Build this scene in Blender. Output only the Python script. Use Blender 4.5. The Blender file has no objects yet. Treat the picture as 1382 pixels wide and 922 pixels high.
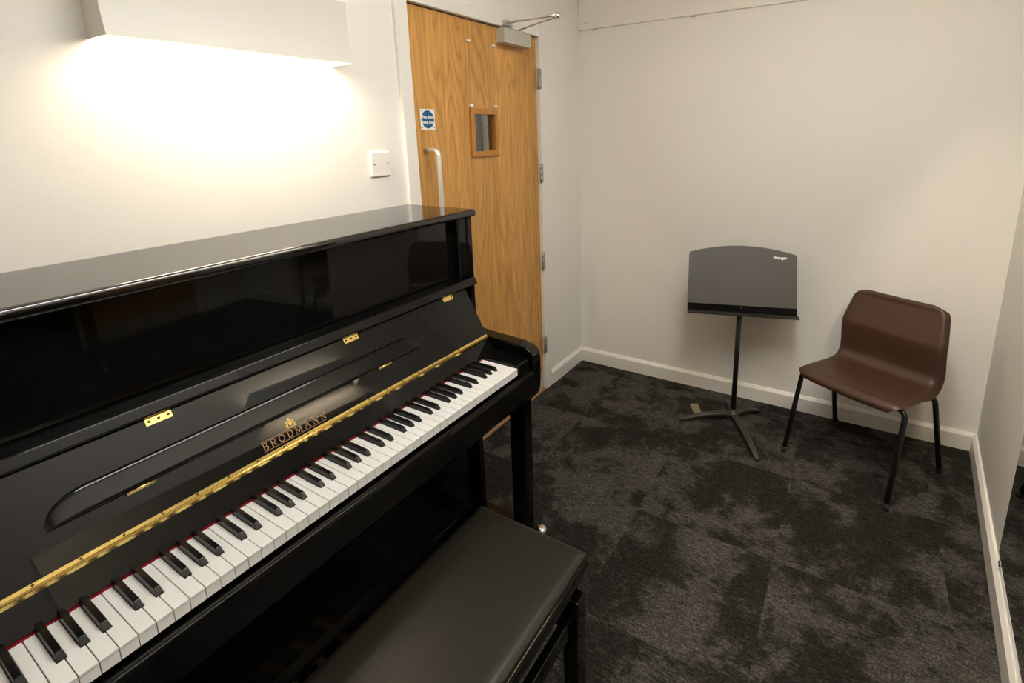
import bpy, bmesh, math, random
from mathutils import Vector, Matrix
random.seed(7)
C = bpy.context.scene.collection
SC = bpy.context.scene
PI = math.pi

# ------------------------------------------------------------------ helpers
def V(*a): return Vector(a)

class MB:
    """collects shapes into one bmesh; coordinates are world unless a matrix is given"""
    def __init__(s): s.bm = bmesh.new(); s.m = Matrix.Identity(4)
    def _add(s, verts, faces, smooth=False):
        vs = [s.bm.verts.new(s.m @ Vector(v)) for v in verts]
        out = []
        for f in faces:
            try:
                fc = s.bm.faces.new([vs[i] for i in f]); fc.smooth = smooth; out.append(fc)
            except ValueError: pass
        return vs, out
    def box(s, lo, hi, bevel=0, seg=2):
        x0, y0, z0 = lo; x1, y1, z1 = hi
        vs, fs = s._add([(x0,y0,z0),(x1,y0,z0),(x1,y1,z0),(x0,y1,z0),(x0,y0,z1),(x1,y0,z1),(x1,y1,z1),(x0,y1,z1)],
                        [(3,2,1,0),(4,5,6,7),(0,1,5,4),(1,2,6,5),(2,3,7,6),(3,0,4,7)])
        if bevel:
            es = list({e for f in fs for e in f.edges})
            bmesh.ops.bevel(s.bm, geom=es, offset=bevel, segments=seg, profile=0.5, affect='EDGES')
        return s
    def prism(s, pts, axis, a, b, bevel=0, seg=2):
        """polygon pts in the two other axes, extruded along axis from a to b"""
        def P(u, v, w):
            return {'y': (u, w, v), 'z': (u, v, w), 'x': (w, u, v)}[axis]
        n = len(pts)
        verts = [P(u, v, a) for u, v in pts] + [P(u, v, b) for u, v in pts]
        faces = [tuple(range(n-1, -1, -1)), tuple(range(n, 2*n))] + [(i, (i+1) % n, n+(i+1) % n, n+i) for i in range(n)]
        vs, fs = s._add(verts, faces)
        bmesh.ops.recalc_face_normals(s.bm, faces=fs)
        if bevel:
            es = list({e for f in fs for e in f.edges})
            bmesh.ops.bevel(s.bm, geom=es, offset=bevel, segments=seg, profile=0.5, affect='EDGES', clamp_overlap=True)
        return s
    def tube(s, path, r, n=12, cap=True, flat=None):
        """tube along points; r number or list; flat=(a,b) scales section"""
        path = [Vector(p) for p in path]
        rs = r if isinstance(r, (list, tuple)) else [r]*len(path)
        rings = []; up = None
        for i, p in enumerate(path):
            t = (path[min(i+1, len(path)-1)] - path[max(i-1, 0)]).normalized()
            if up is None:
                up = V(0,0,1) if abs(t.z) < .9 else V(1,0,0)
            sd = t.cross(up).normalized(); up = sd.cross(t).normalized()
            fa, fb = flat if flat else (1, 1)
            rings.append([p + sd*math.cos(2*PI*k/n)*rs[i]*fa + up*math.sin(2*PI*k/n)*rs[i]*fb for k in range(n)])
        verts = [v for rg in rings for v in rg]
        faces = []
        for i in range(len(rings)-1):
            for k in range(n):
                faces.append((i*n+k, i*n+(k+1) % n, (i+1)*n+(k+1) % n, (i+1)*n+k))
        vs, fs = s._add(verts, faces, True)
        if cap:
            for q in (vs[:n], vs[-n:]):
                try: s.bm.faces.new(q)
                except ValueError: pass
        bmesh.ops.recalc_face_normals(s.bm, faces=list({f for v in vs for f in v.link_faces}))
        return s
    def lathe(s, prof, origin, axis='z', n=20):
        """prof: list of (radius, height) around axis at origin"""
        verts = []
        for r, h in prof:
            for k in range(n):
                a = 2*PI*k/n; u, v = r*math.cos(a), r*math.sin(a)
                p = {'z': (u, v, h), 'x': (h, u, v), 'y': (v, h, u)}[axis]
                verts.append(Vector(origin) + Vector(p))
        faces = []
        for i in range(len(prof)-1):
            for k in range(n):
                faces.append((i*n+k, i*n+(k+1) % n, (i+1)*n+(k+1) % n, (i+1)*n+k))
        vs, fs = s._add(verts, faces, True)
        for q in (vs[:n], vs[-n:]):
            try: s.bm.faces.new(q)
            except ValueError: pass
        bmesh.ops.recalc_face_normals(s.bm, faces=list({f for v in vs for f in v.link_faces}))
        return s
    def grid(s, rows, smooth=True):
        n = len(rows[0]); verts = [v for r in rows for v in r]
        faces = [(i*n+k, i*n+k+1, (i+1)*n+k+1, (i+1)*n+k) for i in range(len(rows)-1) for k in range(n-1)]
        s._add(verts, faces, smooth); return s
    def build(s, name, mat, parent=None, smooth_angle=None, kind=None):
        off = Vector((0,0,0)); p = parent
        if parent is not None: off = parent['_w'] if '_w' in parent else (0,0,0)
        off = Vector(off)
        bmesh.ops.translate(s.bm, verts=s.bm.verts, vec=-off)
        me = bpy.data.meshes.new(name); s.bm.to_mesh(me); s.bm.free()
        me.materials.append(mat)
        o = bpy.data.objects.new(name, me); C.objects.link(o)
        if parent is not None:
            o.parent = parent
        o['_w'] = tuple(off)
        if smooth_angle:
            for pl in me.polygons: pl.use_smooth = True
            try: me.set_sharp_from_angle(angle=math.radians(smooth_angle))
            except Exception: pass
        if smooth_angle:
            wn_ = o.modifiers.new('wn', 'WEIGHTED_NORMAL'); wn_.keep_sharp = True
        if kind: o['kind'] = kind
        return o

def thing(name, label, cat, loc, group=None):
    o = bpy.data.objects.new(name, None); C.objects.link(o)
    o.location = loc; o.empty_display_size = .05; o['_w'] = tuple(loc)
    o['label'] = label; o['category'] = cat
    if group: o['group'] = group
    return o
def tag(o, label, cat, group=None):
    o['label'] = label; o['category'] = cat
    if group: o['group'] = group
    return o

# ------------------------------------------------------------------ materials
def mat(name, col, rough=.5, metal=0, spec=.5, coat=0, coat_rough=.03, emit=None, estr=0):
    m = bpy.data.materials.new(name); m.use_nodes = True
    b = m.node_tree.nodes['Principled BSDF']
    b.inputs['Base Color'].default_value = (*col, 1)
    b.inputs['Roughness'].default_value = rough
    b.inputs['Metallic'].default_value = metal
    b.inputs['Specular IOR Level'].default_value = spec
    b.inputs['Coat Weight'].default_value = coat
    b.inputs['Coat Roughness'].default_value = coat_rough
    if emit:
        b.inputs['Emission Color'].default_value = (*emit, 1); b.inputs['Emission Strength'].default_value = estr
    return m
def nodes(m): return m.node_tree.nodes, m.node_tree.links, m.node_tree.nodes['Principled BSDF']
def coords(m, scale=(1,1,1), rot=(0,0,0)):
    N, L, b = nodes(m)
    g = N.new('ShaderNodeNewGeometry'); mp = N.new('ShaderNodeMapping')
    mp.inputs['Scale'].default_value = scale; mp.inputs['Rotation'].default_value = rot
    L.new(g.outputs['Position'], mp.inputs['Vector']); return mp.outputs['Vector']
def noise(m, vec, scale, detail=2, rough=.5, dist=0):
    N, L, b = nodes(m); t = N.new('ShaderNodeTexNoise')
    t.inputs['Scale'].default_value = scale; t.inputs['Detail'].default_value = detail
    t.inputs['Roughness'].default_value = rough; t.inputs['Distortion'].default_value = dist
    L.new(vec, t.inputs['Vector']); return t.outputs['Fac']
def ramp(m, fac, stops):
    N, L, b = nodes(m); r = N.new('ShaderNodeValToRGB')
    el = r.color_ramp.elements
    while len(el) < len(stops): el.new(.5)
    for e, (p, c) in zip(el, stops):
        e.position = p; e.color = (*c, 1) if len(c) == 3 else c
    L.new(fac, r.inputs['Fac']); return r.outputs['Color']
def bump(m, h, strength, dist=.002):
    N, L, b = nodes(m); n = N.new('ShaderNodeBump')
    n.inputs['Strength'].default_value = strength; n.inputs['Distance'].default_value = dist
    L.new(h, n.inputs['Height']); L.new(n.outputs['Normal'], b.inputs['Normal'])
def mix(m, fac, a, b_, mode='MIX'):
    N, L, b = nodes(m); x = N.new('ShaderNodeMix'); x.data_type = 'RGBA'; x.blend_type = mode
    for sock, val in ((x.inputs['Factor'], fac), (x.inputs[6], a), (x.inputs[7], b_)):
        if isinstance(val, (int, float)): sock.default_value = val
        elif isinstance(val, tuple): sock.default_value = (*val, 1)
        else: L.new(val, sock)
    return x.outputs[2]

def paint(name, col, rough=.6, b=.12):
    m = mat(name, col, rough, spec=.3)
    v = coords(m); bump(m, noise(m, v, 130, 3), b, .0015); return m
M = {}
M['wall'] = paint('wall_paint', (.80,.778,.732))
M['ceiling'] = paint('ceiling_paint', (.80,.79,.77))
M['trim'] = mat('gloss_trim_paint', (.80,.775,.72), .33)
M['frame'] = mat('door_frame_paint', (.78,.765,.72), .35)
M['lacquer'] = mat('black_piano_lacquer', (.0035,.0033,.003), .03, spec=.32)
M['lid'] = mat('black_lacquer_boosted_sheen', (.0035,.0033,.003), .03, spec=1.0)  # same lacquer, specular raised so the lid mirrors the wall brighter
M['lacquer_soft'] = mat('black_satin_lacquer', (.005,.0048,.0045), .12, spec=.5)
M['black_key'] = mat('black_key_plastic', (.005,.005,.0055), .2, spec=.35)
M['white_key'] = mat('white_key_plastic', (.82,.81,.78), .16)
M['felt'] = mat('red_felt', (.20,.004,.014), .95, spec=.1)
M['brass'] = mat('polished_brass', (.82,.62,.22), .13, 1)
M['brass_dark'] = mat('brass_screw', (.10,.06,.02), .4, 1)
M['pedal'] = mat('shade_darkened_brass', (.30,.19,.07), .35, 1)  # brass colour darkened to carry the shade under the keybed
M['gold'] = mat('gold_lettering', (.33,.19,.095), .4, .7)
M['crest'] = mat('gold_crest', (.62,.42,.13), .35, .8)
M['leather'] = mat('black_leather', (.009,.0075,.005), .42, spec=.27)
bump(M['leather'], noise(M['leather'], coords(M['leather']), 420, 2), .06, .001)
M['chrome'] = mat('chrome', (.8,.8,.8), .09, 1)
M['steel'] = mat('satin_steel', (.62,.61,.58), .3, 1)
M['alu'] = mat('satin_aluminium', (.78,.77,.74), .34, .75)
M['silver'] = mat('silver_painted_metal', (.50,.485,.42), .42, .1)
M['hinge'] = mat('hinge_steel', (.40,.385,.35), .38, .8)
M['black_metal'] = mat('black_powder_coat', (.008,.008,.008), .35)
M['stand'] = mat('stand_black_plastic', (.050,.045,.039), .45)
bump(M['stand'], noise(M['stand'], coords(M['stand']), 900, 1), .25, .0006)
M['stand_base'] = mat('stand_brown_black_base', (.026,.021,.017), .5)
M['lip'] = mat('stand_lip_black', (.004,.004,.004), .9, spec=.08)
M['chair'] = mat('brown_polypropylene', (.046,.0195,.0100), .45)
bump(M['chair'], noise(M['chair'], coords(M['chair']), 700, 1), .12, .0006)
M['rubber'] = mat('black_rubber', (.01,.01,.01), .7)
M['white_plastic'] = mat('white_plastic', (.80,.77,.73), .3)
M['white_print'] = mat('white_print', (.85,.85,.83), .5)
M['clear_plastic'] = mat('pale_plastic_clip', (.75,.72,.66), .25)
M['screw'] = mat('steel_screw', (.35,.33,.3), .35, 1)
M['sign_blue'] = mat('sign_blue', (.003,.085,.20), .4)
M['lamp_white'] = mat('lamp_white_enamel', (.66,.645,.60), .4)
M['tube'] = mat('lamp_tube', (1,1,1), .5, emit=(1,.84,.62), estr=160)
M['diffuser'] = mat('ceiling_light_diffuser', (.9,.9,.9), .5, emit=(1,.975,.92), estr=18.5)
M['board'] = mat('white_board_face', (.80,.77,.72), .45)
M['mirror'] = mat('mirror_glass', (.90,.91,.90), .0, 1)
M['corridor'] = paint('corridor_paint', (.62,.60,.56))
M['dark_print'] = mat('dark_print', (.05,.045,.05), .6)
v = coords(M['dark_print'])
M['dark_print'].node_tree.links.new(ramp(M['dark_print'], noise(M['dark_print'], v, 30, 3, .6, 1.5), [(.42,(.035,.032,.036)),(.62,(.30,.27,.28))]), nodes(M['dark_print'])[2].inputs['Base Color'])
M['poster_grey'] = mat('grey_post', (.12,.12,.125), .5)
M['pale_wood'] = mat('pale_block', (.17,.145,.095), .55)
M['gap'] = mat('dark_gap', (.03,.025,.02), .8)
M['tan'] = mat('threshold_wood', (.30,.17,.08), .5)
M['kick'] = mat('kick_plate_grey', (.50,.48,.42), .4)

g = bpy.data.materials.new('door_glass'); g.use_nodes = True
gb = g.node_tree.nodes['Principled BSDF']
gb.inputs['Base Color'].default_value = (.96,.97,.96,1); gb.inputs['Roughness'].default_value = .01
gb.inputs['Transmission Weight'].default_value = 1; gb.inputs['IOR'].default_value = 1.45
M['glass'] = g

def oak(name, shift=0.0, dark=1.0):
    m = mat(name, (.5,.27,.08), .38, spec=.4)
    N, L, b = nodes(m)
    geo = N.new('ShaderNodeNewGeometry'); sep = N.new('ShaderNodeSeparateXYZ'); L.new(geo.outputs['Position'], sep.inputs[0])
    # veneer leaves: one every 0.22 m, each with its own offset and its own cathedral
    def mth(op, a, bb=None):
        x = N.new('ShaderNodeMath'); x.operation = op
        for i, q in enumerate((a, bb)):
            if q is None: continue
            if isinstance(q, (int, float)): x.inputs[i].default_value = q
            else: L.new(q, x.inputs[i])
        return x.outputs[0]
    yy = mth('ADD', sep.outputs['Y'], 5.02+shift)
    leafi = mth('FLOOR', mth('DIVIDE', yy, .221))
    wn = N.new('ShaderNodeTexWhiteNoise'); wn.noise_dimensions = '1D'; L.new(leafi, wn.inputs['W'])
    cmb = N.new('ShaderNodeCombineXYZ')
    L.new(mth('ADD', mth('MULTIPLY', wn.outputs['Value'], 9), sep.outputs['Y']), cmb.inputs[0])
    L.new(mth('ADD', sep.outputs['Z'], mth('MULTIPLY', wn.outputs['Value'], 5)), cmb.inputs[1])
    # cathedral figure: low frequency stretched field, contour lines
    mp = N.new('ShaderNodeMapping'); mp.inputs['Scale'].default_value = (5.5,.62,1); L.new(cmb.outputs[0], mp.inputs[0])
    n1 = noise(m, mp.outputs[0], 1.35, 1.5, .45, .15)
    rings = mth('FRACT', mth('MULTIPLY', n1, 17))
    rings = mth('ABSOLUTE', mth('SUBTRACT', rings, .5))
    mp2 = N.new('ShaderNodeMapping'); mp2.inputs['Scale'].default_value = (260,5,1); L.new(cmb.outputs[0], mp2.inputs[0])
    fine = noise(m, mp2.outputs[0], 1, 3, .6)
    mp3 = N.new('ShaderNodeMapping'); mp3.inputs['Scale'].default_value = (28,1.1,1); L.new(cmb.outputs[0], mp3.inputs[0])
    mid = noise(m, mp3.outputs[0], 1, 2, .5)
    c1 = ramp(m, rings, [(.0,(.47*dark,.225*dark,.055*dark)),(.16,(.55*dark,.285*dark,.078*dark)),(.5,(.615*dark,.335*dark,.10*dark))])
    c2 = ramp(m, mid, [(.3,(.86,.83,.80)),(.7,(1.10,1.10,1.10))])
    c3 = ramp(m, fine, [(.35,(.80,.77,.72)),(.6,(1.06,1.06,1.06))])
    tone = ramp(m, wn.outputs['Value'], [(0,(.93,.93,.93)),(1,(1.06,1.06,1.06))])
    c = mix(m, .8, mix(m, .8, mix(m, 1.0, c1, tone, 'MULTIPLY'), c2, 'MULTIPLY'), c3, 'MULTIPLY')
    L.new(c, b.inputs['Base Color'])
    return m
M['oak'] = oak('oak_veneer')
M['bead'] = mat('varnished_bead', (.42,.185,.035), .35)

def carpet():
    m = mat('charcoal_carpet_tile', (.03,.03,.03), 1, spec=.05)
    N, L, b = nodes(m)
    geo = N.new('ShaderNodeNewGeometry')
    dv = N.new('ShaderNodeVectorMath'); dv.operation = 'DIVIDE'; dv.inputs[1].default_value = (.5,.5,1)
    ad = N.new('ShaderNodeVectorMath'); ad.operation = 'ADD'; ad.inputs[1].default_value = (.16,.12,.5)
    L.new(geo.outputs['Position'], ad.inputs[0]); L.new(ad.outputs[0], dv.inputs[0])
    fl = N.new('ShaderNodeVectorMath'); fl.operation = 'FLOOR'; L.new(dv.outputs[0], fl.inputs[0])
    wn = N.new('ShaderNodeTexWhiteNoise'); wn.noise_dimensions = '3D'; L.new(fl.outputs[0], wn.inputs['Vector'])
    sc = N.new('ShaderNodeVectorMath'); sc.operation = 'SCALE'; sc.inputs['Scale'].default_value = 40
    L.new(wn.outputs['Color'], sc.inputs[0])
    off = N.new('ShaderNodeVectorMath'); off.operation = 'ADD'; L.new(sc.outputs[0], off.inputs[0]); L.new(geo.outputs['Position'], off.inputs[1])
    blot = noise(m, off.outputs[0], 4.3, 8, .69, .25)
    mp = N.new('ShaderNodeMapping'); mp.inputs['Scale'].default_value = (34,125,1); L.new(geo.outputs['Position'], mp.inputs[0])
    streak = noise(m, mp.outputs[0], 1, 3, .65)
    tuft = noise(m, geo.outputs['Position'], 150, 4, .75)
    base = ramp(m, blot, [(.42,(.018,.0162,.0138)),(.475,(.026,.0236,.0204)),(.522,(.049,.0452,.0402)),(.64,(.064,.0595,.054))])
    st = ramp(m, streak, [(.32,(.42,.42,.42)),(.50,(.95,.95,.95)),(.70,(1.8,1.8,1.8))])
    tf = ramp(m, tuft, [(.36,(.32,.32,.32)),(.50,(.95,.95,.95)),(.66,(2.1,2.1,2.1))])
    L.new(mix(m, .8, mix(m, .8, base, st, 'MULTIPLY'), tf, 'MULTIPLY'), b.inputs['Base Color'])
    bump(m, tuft, .6, .004)
    return m
M['carpet'] = carpet()

# ------------------------------------------------------------------ room dimensions
W, RW = 2.0448, .112/1.4            # width at the back wall, splay of the right wall
D, H = -3.75, 2.46                  # rear wall, ceiling
TS, HS = .018, .087                 # skirting
def xr(y): return W + RW*y          # right wall
YD0, YD1, ZD = -1.3474, -.4648, 1.941   # door leaf edges
FR0, FR1, FZ = -1.410, -.402, 2.000     # frame outer

# walls are closed solids that stand outside the room
MB().box((-1.6,D-.1,-.08),(W+.15,2.2,0)).build('floor', M['carpet'], kind='structure')
MB().box((-1.6,D-.1,H),(W+.15,2.2,H+.1)).build('ceiling', M['ceiling'], kind='structure')
m = MB()
for lo, hi in (((-.12,D-.1,0),(0,FR0+.03,H)), ((-.12,FR1-.03,0),(0,0,H)), ((-.12,FR0+.03,FZ-.03),(0,FR1-.03,H))):
    m.box(lo, hi)
m.build('wall_left', M['wall'], kind='structure')
MB().box((-.12,0,0),(W+.15,.12,H)).build('wall_back', M['wall'], kind='structure')
MB().prism([(W,0),(W+.15,0),(W+.15,D-.1),(xr(D-.1),D-.1)], 'z', 0, H).build('wall_right', M['wall'], kind='structure')
MB().box((-.12,D-.1,0),(xr(D)+.02,D,H)).build('wall_rear', M['wall'], kind='structure')

def skirt_profile(t=TS, h=HS): return [(0,0),(t,0),(t,h-.014),(t*.45,h),(0,h)]
m = MB(); m.prism(skirt_profile(), 'y', FR1, -.0005); m.build('baseboard_left', M['trim'], kind='structure')
m = MB(); m.prism(skirt_profile(), 'y', D, FR0); m.build('baseboard_rear_left', M['trim'], kind='structure')
m = MB()
m.prism([(-u, z) for u, z in skirt_profile()], 'x', TS*.5, W-TS*.5); m.build('baseboard_back', M['trim'], kind='structure')
RWM = Matrix.Translation((W,0,0)) @ Matrix.Rotation(math.atan2(RW, -1), 4, 'Z')   # local x = out of right wall, local y = towards camera side
m = MB(); m.m = RWM
m.prism(skirt_profile(), 'y', .004, -D*1.003); m.build('baseboard_right', M['trim'], kind='structure')

# door lining and architrave in one painted frame
m = MB()
for y0, y1, z0, z1 in ((FR0,YD0-.004,0,FZ), (YD1+.004,FR1,0,FZ)):
    m.box((-.12,y0,z0),(.016,y1,z1), .003)
m.box((-.12,YD0-.004,ZD+.004),(.016,YD1+.004,FZ), .003)
m.build('trim_1', M['frame'], kind='structure')
m = MB()   # door stop inside the lining
for y0, y1, z0, z1 in ((YD0-.004,YD0+.014,0,ZD), (YD1-.014,YD1+.004,0,ZD), (YD0,YD1,ZD-.012,ZD+.004)):
    m.box((-.085,y0,z0),(-.056,y1,z1))
m.build('trim_2', M['frame'], kind='structure')
MB().box((-.13,YD0,0),(.012,YD1,.006), .002).build('trim_3', M['tan'], kind='structure')

# ------------------------------------------------------------------ door leaf
WY0, WY1, WZ0, WZ1 = -.992, -.838, 1.392, 1.560      # glass aperture
m = MB()
x0, x1 = -.045, -.006
for lo, hi in (((x0,YD0,.008),(x1,WY0,ZD)), ((x0,WY1,.008),(x1,YD1,ZD)), ((x0,WY0,.008),(x1,WY1,WZ0)), ((x0,WY0,WZ1),(x1,WY1,ZD))):
    m.box(lo, hi)
bmesh.ops.remove_doubles(m.bm, verts=m.bm.verts, dist=1e-5)
door = m.build('door_1', M['oak'], kind='structure')
bd = .020
m = MB()
for lo, hi in (((-.018,WY0-bd,WZ0-bd),(.007,WY0+.004,WZ1+bd)), ((-.018,WY1-.004,WZ0-bd),(.007,WY1+bd,WZ1+bd)),
               ((-.018,WY0,WZ0-bd),(.007,WY1,WZ0+.004)), ((-.018,WY0,WZ1-.004),(.007,WY1,WZ1+bd))):
    m.box(lo, hi, .003)
m.build('glazing_bead', M['bead'], door)
MB().box((-.022,WY0-.004,WZ0-.004),(-.016,WY1+.004,WZ1+.004)).build('glass_pane', M['glass'], door)
m = MB()   # dark strips painting in the shade of the gap round the leaf
m.box((-.040,YD0-.0039,.008),(-.0075,YD0+.0005,ZD+.0035)); m.box((-.040,YD0,ZD-.0005),(-.0075,YD1,ZD+.0039))
m.build('gap_shade', M['gap'], door)
# pull handle (D shape)
hy, hz1, hz0, ho = -1.290, 1.412, 1.115, .062
arc = lambda cx, cz, r, a0, a1, n=7: [(cx+r*math.cos(math.radians(a0+(a1-a0)*i/n)), hy, cz+r*math.sin(math.radians(a0+(a1-a0)*i/n))) for i in range(n+1)]
path = [(-.007,hy,hz1)] + arc(ho-.02, hz1-.02, .02, 90, 0) + arc(ho-.02, hz0+.02, .02, 0, -90) + [(-.007,hy,hz0)]
MB().tube(path, .0095, 14).build('pull_handle', M['alu'], door)
MB().box((-.006,YD0+.01,.010),(-.0035,YD1-.006,.112), .0008).build('kick_plate', M['kick'], door)
for zc in (1.742, 1.262, .777, .283):
    m = MB(); m.lathe([(.0058,zc-.05),(.0058,zc-.018),(.0052,zc-.0175),(.0052,zc-.0165),(.0058,zc-.016),(.0058,zc+.016),(.0052,zc+.0165),(.0052,zc+.0175),(.0058,zc+.018),(.0058,zc+.05)], (.0125,YD1-.002,0))
    m.box((.0105,YD1-.001,zc-.05),(.0175,YD1+.015,zc+.05), .0006); m.build('hinge', M['hinge'], door)
for y, z in ((-1.0,1.856), (-.826,1.858), (-1.0,1.592), (-.828,1.594)):
    MB().box((-.007,y-.011,z-.0055),(.004,y+.011,z+.0055), .002).build('clip', M['clear_plastic'], door)['label'] = 'small clear plastic clip'

# door closer
t = thing('door_closer', 'silver box door closer with folded scissor arm at the top of the oak door', 'door closer', (0,-.69,1.872))
MB().box((-.006,-.80,1.872),(.045,-.58,1.935), .002).build('closer_body', M['silver'], t)
MB().lathe([(.011,1.934),(.011,1.944),(.008,1.946),(.008,1.952)], (.022,-.635,0)).build('spindle', M['steel'], t)
MB().box((.015,-.775,1.948),(.034,-.715,1.972), .002).build('frame_shoe', M['steel'], t)
m = MB(); m.tube([(.022,-.635,1.950),(.10,-.668,1.953),(.285,-.74,1.957)], .0065, 8, flat=(1.2,.5)); m.build('main_arm', M['steel'], t)
m = MB(); m.tube([(.032,-.742,1.964),(.16,-.743,1.964),(.285,-.742,1.965)], [.005,.004,.006], 8); m.build('fore_arm', M['steel'], t)
MB().lathe([(.0095,1.950),(.0095,1.970),(.006,1.973)], (.287,-.741,0)).build('elbow_joint', M['chrome'], t)

# fire door sign
def text_bm(body, size, mw, depth=.0006, align='CENTER', bold=0.0):
    cu = bpy.data.curves.new('tmp', 'FONT'); cu.body = body; cu.size = size; cu.align_x = align; cu.align_y = 'CENTER'
    cu.extrude = depth/2; cu.offset = bold; cu.resolution_u = 3
    o = bpy.data.objects.new('tmp', cu); C.objects.link(o)
    dg = bpy.context.evaluated_depsgraph_get(); me = bpy.data.meshes.new_from_object(o.evaluated_get(dg))
    r = MB(); r.bm.from_mesh(me); bpy.data.objects.remove(o); bpy.data.curves.remove(cu); bpy.data.meshes.remove(me)
    bmesh.ops.transform(r.bm, matrix=mw, verts=r.bm.verts); return r
LEFTW = Matrix(((0,0,1,0),(1,0,0,0),(0,1,0,0),(0,0,0,1)))   # text x->+y, y->z, normal->+x
sy, sz = -1.266, 1.531
t = thing('fire_door_sign', 'square white sign with blue disc reading Fire door keep shut on oak door', 'sign', (-.006,sy,sz))
MB().box((-.006,sy-.039,sz-.039),(-.0045,sy+.039,sz+.039), .0004).build('sign_plate', M['white_print'], t)
MB().lathe([(.0345,-.0048),(.0345,-.0041)], (0,sy,sz), 'x', 48).build('blue_disc', M['sign_blue'], t)
for s_, dz in (('Fire door', .009), ('keep shut', -.011)):
    text_bm(s_, .0158, Matrix.Translation((-.0038,sy,sz+dz)) @ LEFTW, bold=.0004).build('sign_text', M['white_print'], t)
for a in (-1,1):
    for b in (-1,1):
        MB().lathe([(.0022,-.0046),(.0022,-.0038)], (0,sy+a*.032,sz+b*.032), 'x', 10).build('screw', M['brass_dark'], t)

# blank electrical plate
py, pz = -1.528, 1.374
t = thing('blank_wall_plate', 'white square blanking plate with two screws on wall beside door frame', 'wall plate', (0,py,pz))
MB().box((0,py-.043,pz-.043),(.010,py+.043,pz+.043), .004, 3).build('plate', M['white_plastic'], t)
for a in (-1,1):
    MB().lathe([(.0038,.0095),(.0038,.0108),(.002,.0112)], (0,py+a*.030,pz), 'x', 12).build('screw', M['screw'], t)

# ------------------------------------------------------------------ wall lamps
def wall_lamp(mw, label):
    w = mw.translation
    t = thing('wall_lamp', label, 'wall lamp', tuple(w), 'matching wall lamps')
    L_, z0, z1 = .610, 1.688, 1.862
    def at(): m = MB(); m.m = Matrix.Translation(-w) @ mw; m.m = mw; return m
    prof = [(.100,z0),(.0975,z0+.012),(.0945,z0+.03),(.0915,z0+.06),(.0900,z0+.09),(.0905,z0+.12),(.0925,z0+.15),(.0955,z1)]
    th = .0015
    m = at()
    pts = prof + [(x-th, z) for x, z in reversed(prof)]
    m.prism(pts, 'y', -L_/2, L_/2); m.build('front_shade', M['lamp_white'], t, 40)
    for s in (-1, 1):
        m = at(); y0 = s*L_/2; m.prism([(0.0,z0),(prof[0][0]-.002,z0)] + [(x-.002, z) for x, z in prof[1:]] + [(0,z1)], 'y', y0-s*.0015, y0-s*.003)
        m.build('end_cap', M['lamp_white'], t)
    m = at(); m.box((0,-L_/2+.004,z0+.035),(.022,L_/2-.004,z1-.035), .002); m.build('back_box', M['lamp_white'], t)
    m = at(); zc = (z0+z1)/2
    m.tube([(.053,-.265,zc),(.053,.265,zc)], .0135, 14); m.build('lamp_tube', M['tube'], t)
    for s in (-1, 1):
        m = at(); m.box((.018,min(s*.266,s*.284),zc-.016),(.068,max(s*.266,s*.284),zc+.016), .002); m.build('tube_holder', M['lamp_white'], t)
    return t
wall_lamp(Matrix.Translation((0,-1.984,0)), 'white curved wall lamp lit above the black upright piano')
yl = -1.215
wall_lamp(Matrix.Translation((xr(yl),yl,0)) @ Matrix.Rotation(math.atan2(RW,-1), 4, 'Z'), 'white curved wall lamp lit above the mirror on the right wall')

# ceiling light over the middle of the room
t = thing('ceiling_light', 'long white ceiling light on the ceiling above the piano bench', 'ceiling light', (1.33,-1.75,H))
MB().box((1.16,-2.37,H-.055),(1.50,-1.13,H), .004).build('fitting', M['lamp_white'], t)
MB().box((1.175,-2.355,H-.075),(1.485,-1.145,H-.054), .004).build('diffuser', M['diffuser'], t)

# ------------------------------------------------------------------ white board panel high on the back wall
t = thing('wall_board', 'white board with a thin bottom edge strip high on the back wall', 'board', (1.0,0,2.04))
MB().box((.004,-.006,2.046),(1.92,0,2.43), .001).build('board_face', M['board'], t)
MB().box((0.0,-.010,2.040),(1.924,0,2.050), .002).build('edge_strip', M['trim'], t)
for x in (.10, .662, 1.329):
    m = MB(); m.box((x-.010,-.012,2.034),(x+.010,-.001,2.0405), .0015); m.build('clip', M['steel'], t)
MB().lathe([(.003,-.006),(.003,-.0075)], (.05,0,2.075), 'y', 10).build('screw', M['screw'], t)

# mirror on the right wall
def onright(): m = MB(); m.m = RWM; return m
MY0, MY1 = .862, 2.45     # local y (distance along the wall from the back corner)
MZ0, MZ1 = .108, 1.600
wp = RWM @ V(.003,(MY0+MY1)/2,MZ0)
t = thing('wall_mirror', 'large frameless mirror low on the right wall reflecting the carpet', 'mirror', tuple(wp))
onright().box((.0005,MY0,MZ0),(.0055,MY1,MZ1)).build('mirror_glass', M['mirror'], t)
for yy in (MY0+.045, MY1-.05):
    for zz in (MZ0, MZ1):
        s = 1 if zz == MZ0 else -1
        m = onright(); m.box((0,yy-.010,zz-.006 if s > 0 else zz-.008),(.009,yy+.010,zz+.008 if s > 0 else zz+.006), .0025); m.build('mirror_clip', M['chrome'], t)

# corridor behind the door window
MB().box((-1.14,-3,0),(-1.04,2.2,H)).build('wall_corridor', M['corridor'], kind='structure')

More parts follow.
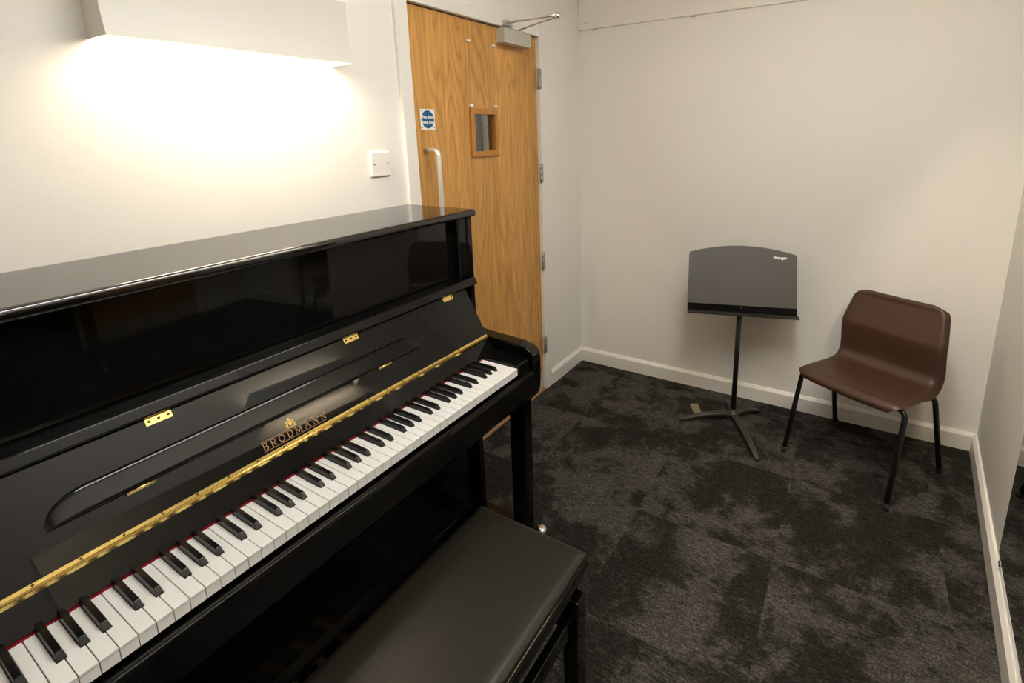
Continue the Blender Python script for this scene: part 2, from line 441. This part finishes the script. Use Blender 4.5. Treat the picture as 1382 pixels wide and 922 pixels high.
# ------------------------------------------------------------------ piano
YC = -2.1787; YO = -1.452                 # centre, right outer side
def mir(y): return 2*YC - y
KW = 1.2225/52; XK, YK, ZK = .5983, -1.5674, .7423; XB = .458
pn = thing('upright_piano', 'glossy black upright piano with open keyboard against the left wall', 'piano', (.30,YC,0))
def both(fn):
    fn(lambda y: y); fn(mir)
LQ = M['lacquer']
def yy(f, a, b): u, v_ = f(a), f(b); return (min(u, v_), max(u, v_))
ZL = 1.222
def side(f):
    a, b = yy(f, YO, YO-.026)
    MB().box((.034,a,.022),(.345,b,1.197), .003).build('side_panel', LQ, pn)
    a, b = yy(f, YO-.026, YO-.070)
    MB().box((.300,a,.99),(.343,b,1.197), .006, 3).build('stile', LQ, pn)
    # cheek: arm with rounded nose
    a, b = yy(f, YO, YO-.048)
    pts = [(.34,.600),(.34,.812),(.372,.8025),(.40,.797),(.50,.793),(.560,.789),(.585,.783),(.602,.772),(.611,.755),(.613,.73),(.612,.66),(.608,.625),(.598,.602),(.580,.590),(.556,.588),(.50,.588)]
    MB().prism(pts, 'y', a, b, .004, 2).build('cheek', LQ, pn, 40)
    a, b = yy(f, YO-.0485, YO-.1135)
    MB().box((XB-.006,a,.70),(XK+.001,b,.752), .004).build('key_block', LQ, pn)
    # leg with toe block and caster
    a, b = yy(f, YO-.001, YO-.047)
    lg = MB(); lg.prism([(.507,.075),(.566,.075),(.571,.588),(.507,.588)], 'y', a, b, .003); lo = lg.build('leg', LQ, pn)
    a, b = yy(f, YO-.001, YO-.055)
    MB().box((.30,a,.035),(.600,b,.078), .006, 3).build('toe_block', LQ, pn)
    ym = f(YO-.026)
    cs = MB(); cs.lathe([(.004,.052),(.016,.05),(.022,.04),(.022,.036)], (.612,ym,.04), 'z', 18)
    cs.build('caster_cap', M['chrome'], pn)
    cw = MB(); cw.lathe([(.006,-.012),(.022,-.011),(.024,-.006),(.024,.006),(.022,.011),(.006,.012)], (.612,ym,.025), 'y', 22); cw.build('caster_wheel', M['steel'], pn)
    cf = MB(); cf.box((.590,ym-.018,.036),(.620,ym+.018,.078), .006); cf.build('caster_fork', M['chrome'], pn)
both(side)
# lid
a, b = mir(-1.4377), -1.4377
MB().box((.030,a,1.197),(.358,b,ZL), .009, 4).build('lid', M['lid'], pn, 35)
MB().box((.04,mir(YO-.03),.06),(.055,YO-.03,1.195)).build('back_panel', M['lacquer_soft'], pn)
MB().box((.296,mir(YO-.071),.995),(.314,YO-.071,1.196)).build('upper_panel', LQ, pn)
# music shelf moulding under the upper panel
MB().prism([(.300,.962),(.358,.962),(.3650,.9640),(.3650,.967),(.3565,.9845),(.352,.9875),(.330,.990),(.300,.992)], 'y', mir(YO-.010), YO-.010, .0012).build('music_shelf', LQ, pn, 30)
# lower panel, bottom board and plinth
MB().box((.292,mir(YO-.027),.10),(.312,YO-.027,.62), .002).build('lower_panel', LQ, pn)
MB().box((.05,mir(YO-.027),.03),(.330,YO-.027,.10), .004).build('bottom_board', LQ, pn)
# keybed and keyslip
MB().box((.30,mir(YO-.0485),.604),(.574,YO-.0485,.700), .003).build('keybed', LQ, pn)
MB().prism([(.574,.604),(.592,.604),(.600,.610),(.6165,.632),(.6165,.700),(.6135,.708),(.607,.7105),(.6005,.7105),(.6005,.700),(.574,.700)], 'y', mir(YO-.0485), YO-.0485, .0008).build('keyslip', LQ, pn, 30)
# nameboard behind the keys and felt strip
LEAN = math.radians(29.5)
FA = V(.429,0,.799); FE = V(-math.sin(LEAN),0,math.cos(LEAN)); FN = V(math.cos(LEAN),0,math.sin(LEAN))
FBM = Matrix(((0,FE.x,FN.x,FA.x),(1,0,0,0),(0,FE.z,FN.z,FA.z),(0,0,0,1)))     # local (y, v up the board, n out of it)
FY0, FY1 = mir(-1.5012), -1.5012
MB().prism([(.420,.735),(.4575,.7460),(.4318,.7915),(.418,.7915)], 'y', FY0, FY1, .0008).build('nameboard', LQ, pn)
MB().box((.449,mir(YK),.736),(.4600,YK,.7448), .001).build('felt_strip', M['felt'], pn)
# fallboard
def fb(): m = MB(); m.m = FBM; return m
fo = fb().box((FY0,.0,-.016),(FY1,.178,0), .0025, 3).build('fallboard', LQ, pn)
# hinged music desk flap let into the fallboard: rounded ends, gently domed
def flap():
    y0, y1, v0, v1 = -2.608, -1.777, .064, .112
    m = fb(); n = 120; rows = []
    for i in range(n+1):
        # cluster the stations at the rounded ends
        s = i/n; s = .5-.5*math.cos(PI*s);
        y = y0+(y1-y0)*s
        d = min(y-y0, y1-y); r = .062
        top = v1 if d >= r else v0+.006+(v1-v0-.006)*math.sqrt(max(0, 1-((r-d)/r)**2))
        row = [(y,v0,0.0)]
        for k in range(11):
            u = k/10; v = v0+(top-v0)*u
            hgt = .0012+min(1, d/.010)**.6*(.0052*(1-.72*u)*min(1, u/.08)**.5)*(1-max(0, (u-.9)/.1)**2)
            row.append((y,v,hgt))
        row.append((y,top,0.0)); rows.append(row)
    m.grid(rows)
    bmesh.ops.recalc_face_normals(m.bm, faces=m.bm.faces)
    o = m.build('music_desk_flap', LQ, fo)
    for yc in (-2.480, -1.916):
        h = fb(); h.tube([(yc-.023,v0-.001,.0035),(yc+.023,v0-.001,.0035)], .0026, 10); h.box((yc-.023,v0-.0045,0),(yc+.023,v0+.001,.002), .0004)
        h.build('flap_hinge', M['brass'], fo)
flap()
# brass butt hinges on the top edge of the fallboard
for yc in (-2.796, -2.417, -1.974, -1.595):
    h = fb(); h.box((yc-.0225,.160,0),(yc+.0225,.178,.0016), .0006); h.tube([(yc-.0225,.179,.0022),(yc+.0225,.179,.0022)], .003, 10)
    h.box((yc-.0225,.179,-.004),(yc+.0225,.187,.0032), .0006)
    ho_ = h.build('butt_hinge', M['brass'], fo)
    for dy in (-.016, 0, .016):
        q = fb(); q.m = FBM @ Matrix.Translation((yc+dy,.168,0)); q.lathe([(.0026,.0012),(.0026,.0022)], (0,0,0), 'z', 10); q.build('screw', M['brass_dark'], ho_)
# continuous brass hinge
m = fb(); m.box((FY0+.004,-.0015,-.002),(FY1-.004,.005,.0012), .0005)
m.tube([(FY0+.004,-.0035,.0006),(FY1-.004,-.0035,.0006)], .0021, 12)
m.m = Matrix.Identity(4)
m.box((.4305,FY0+.004,.7845),(.4335,FY1-.004,.7945), .0004)
hs_ = m.build('hinge_strip', M['brass'], pn)
k = 0
y = FY1-.03
while y > FY0:
    q = MB(); q.m = FBM @ Matrix.Translation((y,.0018,0)); q.lathe([(.0021,.001),(.0021,.0018)], (0,0,0), 'z', 10); q.build('screw', M['brass_dark'], hs_)
    y -= .0585; k += 1
# gold lettering and crest on the fallboard
def lettering():
    T = .0017; Hh = .0150; m = fb(); dz = .0006
    Y0, V0 = -2.272, .0135
    def bar(x1_, y1_, x2_, y2_, w=T):
        p, q = V(Y0+x1_, V0+y1_*Hh, 0), V(Y0+x2_, V0+y2_*Hh, 0); d = (q-p).normalized(); n = V(-d.y,d.x,0)*w/2
        m._add([(a.x,a.y,z) for z in (.0001,dz) for a in (p-n,p+n,q+n,q-n)], [(3,2,1,0),(4,5,6,7),(0,1,5,4),(1,2,6,5),(2,3,7,6),(3,0,4,7)])
    def arc_(cx, cy, rx, ry, a0, a1, w=T):
        n = 10; P = [(cx+rx*math.cos(math.radians(a0+(a1-a0)*i/n)), cy+ry*math.sin(math.radians(a0+(a1-a0)*i/n))) for i in range(n+1)]
        for (a, b_), (c, d) in zip(P, P[1:]): bar(a, b_, c, d, w)
    S, t_ = T*.5, T*.55
    def B(x): bar(x+.002,0,x+.002,1); bar(x,0,x+.006,0,S); bar(x,1,x+.006,1,S); bar(x+.002,.53,x+.006,.53,S); arc_(x+.0055,.765,.0042,.235,90,-90); arc_(x+.0055,.265,.0052,.265,90,-90)
    def R_(x): bar(x+.002,0,x+.002,1); bar(x,0,x+.0045,0,S); bar(x,1,x+.006,1,S); bar(x+.002,.5,x+.006,.5,S); arc_(x+.0055,.75,.0046,.25,90,-90); bar(x+.0055,.5,x+.0115,0)
    def O(x): arc_(x+.0065,.5,.0060,.5,0,360)
    def D_(x): bar(x+.002,0,x+.002,1); bar(x,0,x+.006,0,S); bar(x,1,x+.006,1,S); arc_(x+.005,.5,.0070,.5,90,-90)
    def M_(x): bar(x+.002,0,x+.002,1,t_); bar(x+.014,0,x+.014,1); bar(x+.002,1,x+.008,.05); bar(x+.008,.05,x+.014,1,t_); bar(x,0,x+.0045,0,S); bar(x+.0115,0,x+.0165,0,S)
    def A(x): bar(x+.001,0,x+.007,1,t_); bar(x+.007,1,x+.013,0); bar(x+.0035,.36,x+.0105,.36,S); bar(x-.001,0,x+.003,0,S); bar(x+.011,0,x+.015,0,S)
    def N__(x): bar(x+.002,0,x+.002,1,t_); bar(x+.0115,0,x+.0115,1,t_); bar(x+.002,1,x+.0115,0); bar(x,0,x+.0045,0,S); bar(x+.009,1,x+.0145,1,S)
    pos = 0
    for fn, wd in ((B,.0115),(R_,.012),(O,.0135),(D_,.0125),(M_,.0165),(A,.0145),(N__,.0145),(N__,.0145)):
        fn(pos); pos += wd+.0063
    bar(-.002,-.20,.152,-.20,.0009); bar(-.002,1.20,.152,1.20,.0009)
    m.build('maker_lettering', M['gold'], fo)['label'] = 'gilt maker name between two fine lines'
lettering()
# crest above the name: crowned shield with two supporters
def crest():
    m = fb(); cy, cv = -2.201, .0405
    def poly(pts): m._add([(cy+a*1.2, cv+b*1.2, z) for z in (.0001,.0008) for a, b in pts], [tuple(range(len(pts)))[::-1], tuple(range(len(pts), 2*len(pts)))]+[(i,(i+1) % len(pts),len(pts)+(i+1) % len(pts),len(pts)+i) for i in range(len(pts))])
    poly([(-.0032,.0055),(-.0036,.001),(-.002,-.0025),(0,-.0042),(.002,-.0025),(.0036,.001),(.0032,.0055)])
    poly([(-.0035,.0065),(-.0042,.0105),(-.0022,.0085),(0,.0120),(.0022,.0085),(.0042,.0105),(.0035,.0065)])
    for s in (-1,1):
        poly([(s*.0048,-.0038),(s*.0046,.002),(s*.0052,.0068),(s*.0070,.0085),(s*.0082,.0062),(s*.0074,.002),(s*.0095,-.0012),(s*.0080,-.0042)][::s])
    poly([(-.009,-.0062),(-.009,-.0050),(.009,-.0050),(.009,-.0062)])
    m.build('maker_crest', M['crest'], fo)
crest()

# keys --------------------------------------------------------------
order = 'CDEFGAB'
BW = .0112; HEAD = .0500; GAP = .0007
whites = []   # index from the right: 0 = C8
names_w = []
for i in range(52):
    names_w.append(order[(0 - i) % 7])          # C8, B7, A7 ...
black_off = {'C#': -.0022, 'D#': .0022, 'F#': -.0030, 'G#': 0.0, 'A#': .0030}
def wkey(nl, first, last):
    """top view polygon of a white key, local: x from 0 (front) to -Lk, y 0..KW from its low side"""
    w = KW-2*GAP
    lo_cut = hi_cut = 0
    lowsharp = {'D': 'C#', 'E': 'D#', 'G': 'F#', 'A': 'G#', 'B': 'A#'}.get(nl)
    highsharp = {'C': 'C#', 'D': 'D#', 'F': 'F#', 'G': 'G#', 'A': 'A#'}.get(nl)
    if lowsharp and not last: lo_cut = BW/2+black_off[lowsharp]+.0006
    if highsharp and not first: hi_cut = BW/2-black_off[highsharp]+.0006
    y0, y1 = GAP, KW-GAP; xb = XB-.004-XK
    a, b_ = (y0 if not lo_cut else lo_cut), (y1 if not hi_cut else KW-hi_cut)
    pts = [(0,y0),(0,y1),(-HEAD+.001,y1)]
    if hi_cut: pts.append((-HEAD+.001,b_))
    pts += [(xb,b_),(xb,a)]
    if lo_cut: pts.append((-HEAD+.001,a))
    pts.append((-HEAD+.001,y0))
    out = []
    for p in pts:
        if not out or (abs(out[-1][0]-p[0])+abs(out[-1][1]-p[1])) > 1e-6: out.append(p)
    return out
cache = {}
def link_part(o, parent, loc):
    o.parent = parent; o.location = loc
for i in range(52):
    nl = names_w[i]; first, last = i == 0, i == 51
    key = (nl, first, last)
    ylow = YK-(i+1)*KW
    if key not in cache:
        m = MB()
        m.prism(wkey(nl, first, last), 'z', -.0042, 0, .0006, 2)
        pts = [(x-.0014 if x > -.001 else x, y) for x, y in wkey(nl, first, last)]
        m.prism(pts, 'z', -.0235, -.0042)
        me = m.build('white_key', M['white_key'])
        cache[key] = me
        o = me
    else:
        o = cache[key].copy(); C.objects.link(o)
    link_part(o, pn, V(XK,ylow,ZK)-pn.location)
# black keys
bproto = None
for i in range(52):
    nl = names_w[i]
    sh = {'D': 'C#', 'E': 'D#', 'G': 'F#', 'A': 'G#', 'B': 'A#'}.get(nl)
    if not sh or i == 51: continue
    yc_ = YK-(i+1)*KW + black_off[sh]
    if bproto is None:
        m = MB(); hb = .0118; wb, wt = BW/2, .0043
        xf, xr_ = -.0, XB-.004-(XK-HEAD)
        verts = [(0,-wb,-.012),(0,wb,-.012),(xr_,wb,-.012),(xr_,-wb,-.012),
                 (0,-wb,0.0005),(0,wb,.0005),(xr_,wb,.0005),(xr_,-wb,.0005),
                 (-.0085,-wt,hb-.001),(-.0085,wt,hb-.001),(xr_,wt,hb),(xr_,-wt,hb)]
        vs, fs = m._add(verts, [(3,2,1,0),(0,1,5,4),(1,2,6,5),(2,3,7,6),(3,0,4,7),(4,5,9,8),(5,6,10,9),(6,7,11,10),(7,4,8,11),(8,9,10,11)])
        bmesh.ops.bevel(m.bm, geom=list({e for f in fs for e in f.edges}), offset=.0009, segments=2, profile=.5, affect='EDGES')
        o = m.build('black_key', M['black_key']); bproto = o
    else:
        o = bproto.copy(); C.objects.link(o)
    link_part(o, pn, V(XK-HEAD,yc_,ZK)-pn.location)
# pedals
for dy in (-.075, 0, .075):
    m = MB(); yp = YC+dy
    m.tube([(.31,yp,.085),(.345,yp,.083),(.385,yp,.076),(.415,yp,.068),(.428,yp,.064)], [.010,.011,.016,.019,.012], 14, flat=(1,.32)); m.build('pedal', M['pedal'], pn)

# ------------------------------------------------------------------ bench
BX0, BX1, BY1, BY0, BZ = .684, .992, -1.878, -2.500, .500
bc = ((BX0+BX1)/2, (BY0+BY1)/2)
bn = thing('piano_bench', 'black adjustable piano bench with padded leather top pulled up to the keyboard', 'bench', (*bc,0))
# padded top: domed cushion
def cushion():
    m = MB(); nx, ny = 16, 30; rows = []
    hx, hy_ = (BX1-BX0)/2, (BY1-BY0)/2
    for j in range(ny+1):
        row = []
        for i in range(nx+1):
            u, v_ = -1+2*i/nx, -1+2*j/ny
            u = math.sin(u*PI/2); v_ = math.sin(v_*PI/2)
            e = (1-abs(u)**22)*(1-abs(v_)**34)
            dome = .008*(1-u*u)*(1-v_*v_)
            row.append((bc[0]+u*hx, bc[1]+v_*hy_, BZ-.006+.006*max(0, e)**.4+dome*.8))
        rows.append(row)
    m.grid(rows)
    # skirt of the cushion: sides rolled under
    ring = [rows[0][i] for i in range(nx+1)] + [rows[j][nx] for j in range(1, ny+1)] + [rows[ny][i] for i in range(nx-1, -1, -1)] + [rows[j][0] for j in range(ny-1, 0, -1)]
    levels = [(0.0,-.006),(.0045,-.0075),(.0075,-.0125),(.0075,-.018),(.005,-.024),(.0,-.027),(-.01,-.028)]
    L_ = []
    for d, dz in levels:
        r = []
        for x, y, z in ring:
            px_, py_ = x-bc[0], y-bc[1]
            x2 = bc[0]+math.copysign(min(abs(px_), hx)*(1+d/hx), px_) ; y2 = bc[1]+py_*(1+d/hy_)
            r.append((x2, y2, BZ+dz))
        r.append(r[0]); L_.append(r)
    m.grid(L_)
    bmesh.ops.remove_doubles(m.bm, verts=m.bm.verts, dist=1e-5)
    bmesh.ops.recalc_face_normals(m.bm, faces=m.bm.faces)
    return m.build('cushion', M['leather'], bn)
cushion()
MB().prism([(BX0+.008,.408),(BX1-.008,.408),(BX1-.003,.416),(BX1-.001,.440),(BX1+.005,.448),(BX1+.008,.456),(BX1+.008,.464),(BX1+.004,.470),(BX1-.002,.4725),(BX0+.002,.4725),(BX0-.004,.470),(BX0-.008,.464),(BX0-.008,.456),(BX0-.005,.448),(BX0+.001,.440),(BX0+.003,.416)], 'y', BY0-.006, BY1+.006, .002).build('seat_box', LQ, bn, 40)
fz0, fz1 = .300, .345
for nm, lo, hi in (('frame_rail', (BX1-.030,BY0+.03,fz0), (BX1-.008,BY1-.03,fz1)), ('frame_rail', (BX0+.008,BY0+.03,fz0), (BX0+.030,BY1-.03,fz1)),
                   ('frame_rail', (BX0+.03,BY0+.028,fz0), (BX1-.03,BY0+.048,fz1)), ('frame_rail', (BX0+.03,BY1-.048,fz0), (BX1-.03,BY1-.028,fz1))):
    MB().box(lo, hi, .003).build(nm, LQ, bn)
for x in (BX0+.014, BX1-.014):
    for y in (BY0+.030, BY1-.026):
        sx = 1 if x > bc[0] else -1
        m = MB(); m.prism([(x-.021,.392),(x+.021,.392),(x+.019,.0),(x-.019,.0)], 'y', y-.021, y+.021, .003); m.build('leg', LQ, bn)
# scissor lifting plates and knobs
for y in (BY0+.10, BY1-.10):
    m = MB(); m.prism([(y-.06,.33),(y-.045,.33),(y+.06,.408),(y+.045,.408)], 'x', BX1-.066, BX1-.058); m.build('scissor_arm', M['black_metal'], bn)
    m = MB(); m.prism([(y+.045,.33),(y+.06,.33),(y-.045,.408),(y-.06,.408)], 'x', BX0+.058, BX0+.066); m.build('scissor_arm', M['black_metal'], bn)
for s in (-1, 1):
    yk_ = BY1-.02 if s > 0 else BY0+.02
    m = MB(); m.lathe([(.006,0),(.006,s*.016),(.024,s*.018),(.026,s*.026),(.026,s*.036),(.02,s*.042)], (bc[0],yk_,.385), 'y', 24); m.build('knob', M['black_metal'], bn)

# ------------------------------------------------------------------ chair
CX, CY, TH = 1.5861, -.3537, -.4893
ch = thing('stacking_chair', 'brown moulded plastic stacking chair with black tubular legs by the back wall', 'chair', (CX,CY,0))
sv = V(math.cos(TH),math.sin(TH),0); fv = V(sv.y,-sv.x,0)
def cp(f, l, z): return V(CX,CY,0)+fv*f+sv*l+V(0,0,z)
prof = [(.190,.390),(.196,.401),(.193,.414),(.183,.4225),(.165,.428),(.13,.4305),(.08,.429),(.03,.426),(-.02,.4235),(-.06,.424),(-.085,.428),(-.104,.4385),(-.1145,.456),(-.1175,.48),(-.1172,.51),(-.1168,.54),(-.1175,.568),(-.1205,.59),(-.1275,.61),(-.138,.64),(-.150,.675),(-.162,.71),(-.169,.730),(-.173,.738),(-.179,.742)]
from itertools import accumulate
def spl(P, n):
    d = [0]+list(accumulate(math.dist(a, b) for a, b in zip(P, P[1:]))); out = []
    for i in range(n):
        s = d[-1]*i/(n-1); k = max(j for j in range(len(d)-1) if d[j] <= s+1e-9); t_ = (s-d[k])/(d[k+1]-d[k])
        p0, p1, p2, p3 = P[max(k-1,0)], P[k], P[k+1], P[min(k+2,len(P)-1)]
        out.append(tuple(.5*((2*p1[c])+(-p0[c]+p2[c])*t_+(2*p0[c]-5*p1[c]+4*p2[c]-p3[c])*t_**2+(-p0[c]+3*p1[c]-3*p2[c]+p3[c])*t_**3) for c in (0,1)))
    return out
def shell():
    n = 72; P = spl(prof, n); d = [0]+list(accumulate(math.dist(a, b) for a, b in zip(P, P[1:]))); tot = d[-1]
    rows = []
    for i, (f, z) in enumerate(P):
        a, b_ = P[max(i-1,0)], P[min(i+1,n-1)]; tx, tz = b_[0]-a[0], b_[1]-a[1]; ln = math.hypot(tx, tz); nx, nz = tz/ln, -tx/ln
        # normal pointing to the sitter side
        if nz < 0 and i < n*.5: nx, nz = -nx, -nz
        if i >= n*.5 and nx < 0: nx, nz = -nx, -nz
        s = d[i]
        w = .212
        if z > .60 and i > n/2: w = .212-.026*((z-.60)/.14)
        # rounded corners at both ends
        r0, r1 = .075, .045
        if s < r0: w -= r0*.9*(1-math.sqrt(max(0, 1-((r0-s)/r0)**2)))
        if tot-s < r1: w -= r1*(1-math.sqrt(max(0, 1-((r1-(tot-s))/r1)**2)))
        curl = .020*min(1, s/.09)+.024*math.exp(-((s-.33)/.10)**2)
        row = []
        for k in range(45):
            u = -1+2*k/44; uu = math.sin(u*PI/2)
            l = uu*w
            dish = .010*(1-uu*uu) if i < n*.5 else .006*(1-uu*uu)
            e = max(0, (abs(uu)-.90)/.10)
            off = -dish*(1 if 6 < i < n-3 else .4) - curl*(e**1.6)
            row.append(cp(f+nx*off, l, z+nz*off))
        rows.append(row)
    m = MB(); m.grid(rows)
    bmesh.ops.recalc_face_normals(m.bm, faces=m.bm.faces)
    o = m.build('seat_shell', M['chair'], ch)
    so = o.modifiers.new('thick', 'SOLIDIFY'); so.thickness = .0045; so.offset = 0
    return o
shell()
def bend(pts, r=.03, n=6):
    pts = [Vector(p) for p in pts]; out = [pts[0]]
    for a, b_, c in zip(pts, pts[1:], pts[2:]):
        d1, d2 = (a-b_).normalized(), (c-b_).normalized(); p, q = b_+d1*r, b_+d2*r
        for i in range(n+1):
            t_ = i/n; out.append(p*(1-t_)**2+b_*2*t_*(1-t_)+q*t_*t_)
    out.append(pts[-1]); return out
for f0, l0, ft, lt in ((.2124,.2221,.135,.212), (-.2124,.2276,-.095,.212)):
    for s in (-1, 1):
        m = MB(); m.tube(bend([cp(ft,0,.398 if ft > 0 else .392), cp(ft,s*lt,.398 if ft > 0 else .392), cp(f0,s*l0,.012)], .038), .0105, 12)
        lg = m.build('leg', M['black_metal'], ch)
        m = MB(); foot = cp(f0,s*l0,.012); m.tube([foot+V(0,0,.018), foot, foot-V(0,0,.012)], [.0115,.0122,.011], 12); m.build('foot_cap', M['rubber'], lg)
for s in (-1, 1):
    m = MB(); m.tube([cp(.135,s*.12,.398), cp(-.095,s*.12,.392)], .009, 10); m.build('seat_rail', M['black_metal'], ch)

# ------------------------------------------------------------------ music stand
SX, SY, ST = 1.0333, -.2764, .2891
ms = thing('music_stand', 'black music stand with solid curved-top desk near the back wall', 'music stand', (SX,SY,0))
s2 = V(math.cos(ST),math.sin(ST),0); f2 = V(s2.y,-s2.x,0)
tilt = .3762; up2 = -f2*math.sin(tilt)+V(0,0,1)*math.cos(tilt); n2 = f2*math.cos(tilt)+V(0,0,1)*math.sin(tilt)
SO = V(SX,SY,.600)
SM = Matrix(((s2.x,up2.x,n2.x,SO.x),(s2.y,up2.y,n2.y,SO.y),(s2.z,up2.z,n2.z,SO.z),(0,0,0,1)))
pts = [(-.2535,0),(.2535,0)]
hT, hC, r = .288, .323, .016
for i in range(7):
    a = math.radians(0+ (90-12)*i/6); pts.append((.2535-r+r*math.cos(a), hT-r+r*math.sin(a)))
for i in range(1, 16):
    x = .2375*(1-2*i/16); pts.append((x, hT+(hC-hT)*(1-(x/.2375)**2)))
for i in range(7):
    a = math.radians(90+12+(90-12)*i/6); pts.append((-.2535+r+r*math.cos(a), hT-r+r*math.sin(a)))
m = MB(); m.m = SM; m.prism(pts, 'z', -.004, 0, .001); dk = m.build('desk', M['stand'], ms)
m = MB(); m.m = SM; m.m = Matrix(((s2.x,0,f2.x,SO.x),(s2.y,0,f2.y,SO.y),(s2.z,1,f2.z,SO.z),(0,0,0,1))) @ Matrix.Translation((0,-.009,.002)); m.box((-.2535,-.004,-.006),(.2575,0,.046), .001); m.box((-.2535,-.004,.043),(.2575,.003,.046), .0006); lp = m.build('ledge', M['stand_base'], ms)
m = MB(); m.m = SM; m.box((-.2530,-.010,-.003),(.2530,.024,.0042), .0008); m.build('ledge_strip', M['lip'], ms)
m = MB(); m.m = SM; m.lathe([(.004,.0042),(.004,.0058),(.002,.0066)], (.0,.012,0), 'z', 12); m.build('rivet', M['stand_base'], ms)
tx = text_bm('Wenger', .0185, SM @ Matrix.Translation((.176,.268,.0006)), bold=.0007); tx.build('desk_logo', M['white_print'], dk)
# back bracket, pole, base
m = MB(); m.m = SM; m.box((-.05,.02,-.014),(.05,.15,-.004), .003); m.tube([(0,.10,-.012),(0,.06,-.03)], .016, 12); m.build('tilt_bracket', M['black_metal'], ms)
pb = V(1.028,-.272,.03)
top = SO+up2*.06-n2*.03
MB().tube([pb, pb.lerp(top, .5), top], .0125, 16).build('pole', M['black_metal'], ms)
m = MB(); m.lathe([(.030,.028),(.030,.036),(.024,.044),(.017,.050),(.0155,.062)], (pb.x,pb.y,0), 'z', 20); m.build('hub', M['stand_base'], ms)
def leg(ang, ln):
    d = V(math.cos(math.radians(ang)),math.sin(math.radians(ang)),0); c = V(pb.x,pb.y,0)
    P = [c+d*(ln*t_)+V(0,0,z) for t_, z in ((.04,.034),(.15,.038),(.32,.040),(.5,.037),(.7,.028),(.86,.017),(1,.0062))]
    m = MB(); m.tube(P, [.017,.0168,.0165,.016,.0155,.0145,.011], 10, flat=(1,.5)); m.build('leg', M['stand_base'], ms)
leg(211, .275); leg(300, .345); leg(52, .185); leg(112, .185)

# small pale block on the carpet
t = MB(); t.m = Matrix.Translation((.846,-.292,0)) @ Matrix.Rotation(math.radians(-57), 4, 'Z')
t.prism([(-.045,0),(.045,0),(.045,.006),(-.045,.026)], 'y', -.021, .021, .001)
o = t.build('door_wedge', M['pale_wood']); tag(o, 'small pale wedge on the carpet behind the music stand foot', 'wedge')

# ------------------------------------------------------------------ corridor detail seen through the door window
t = thing('notice_poster', 'dark patterned poster in the corridor seen through the door window', 'poster', (-1.035,-.02,1.2))
MB().box((-1.043,-.30,.90),(-1.030,.262,1.53), .001).build('sheet', M['dark_print'], t)
MB().box((-1.04,.266,0),(-1.0,.318,2.3), .004).build('trim_4', M['poster_grey'], kind='structure')
MB().box((-1.04,.340,0),(-1.015,.348,1.56), .002).build('trim_5', M['poster_grey'], kind='structure')

# ------------------------------------------------------------------ light
def area(name, loc, rot, sx, sy, power, col):
    l = bpy.data.lights.new(name, 'AREA'); l.shape = 'RECTANGLE'; l.size = sx; l.size_y = sy; l.energy = power; l.color = col
    o = bpy.data.objects.new(name, l); o.location = loc; o.rotation_euler = rot; C.objects.link(o); return o
l = bpy.data.lights.new('corridor_fill', 'POINT'); l.energy = 14; l.color = (1,.9,.78); l.shadow_soft_size = .1  # unseen point light added to brighten the corridor behind the door glass
o = bpy.data.objects.new('corridor_fill', l); o.location = (-.6,-.6,2.2); C.objects.link(o)

w = bpy.data.worlds.new('World'); SC.world = w; w.use_nodes = True
w.node_tree.nodes['Background'].inputs[0].default_value = (.5,.5,.5,1); w.node_tree.nodes['Background'].inputs[1].default_value = 0.02

# ------------------------------------------------------------------ camera
yaw, pitch, roll, F = -.5479, .2248, -.0208, 684.2412
PX, PY = 49.6, -124.33
cy_, sy_ = math.cos(yaw), math.sin(yaw); cpp, spp = math.cos(pitch), math.sin(pitch)
f_ = V(sy_*cpp, cy_*cpp, -spp); r_ = V(cy_, -sy_, 0); u_ = r_.cross(f_)
r2 = r_*math.cos(roll)+u_*math.sin(roll); u2 = u_*math.cos(roll)-r_*math.sin(roll)
cam = bpy.data.cameras.new('camera'); co = bpy.data.objects.new('camera', cam); C.objects.link(co)
co.matrix_world = Matrix(((r2.x,u2.x,-f_.x,1.4615),(r2.y,u2.y,-f_.y,-2.7783),(r2.z,u2.z,-f_.z,1.4677),(0,0,0,1)))
cam.sensor_fit = 'HORIZONTAL'; cam.sensor_width = 36; cam.lens = F*36/1382
cam.shift_x = -PX/1382; cam.shift_y = PY/1382
cam.clip_start = .02
SC.camera = co

for o in bpy.data.objects:
    if '_w' in o: del o['_w']
vs = SC.view_settings
vs.view_transform = 'Standard'; vs.look = 'None'; vs.gamma = 1; vs.exposure = .37; vs.use_curve_mapping = False
SC.cycles.use_denoising = True
SC.cycles.max_bounces = 12; SC.cycles.diffuse_bounces = 8; SC.cycles.glossy_bounces = 6
SC.cycles.caustics_reflective = False; SC.cycles.caustics_refractive = False
SC.cycles.sample_clamp_indirect = 6
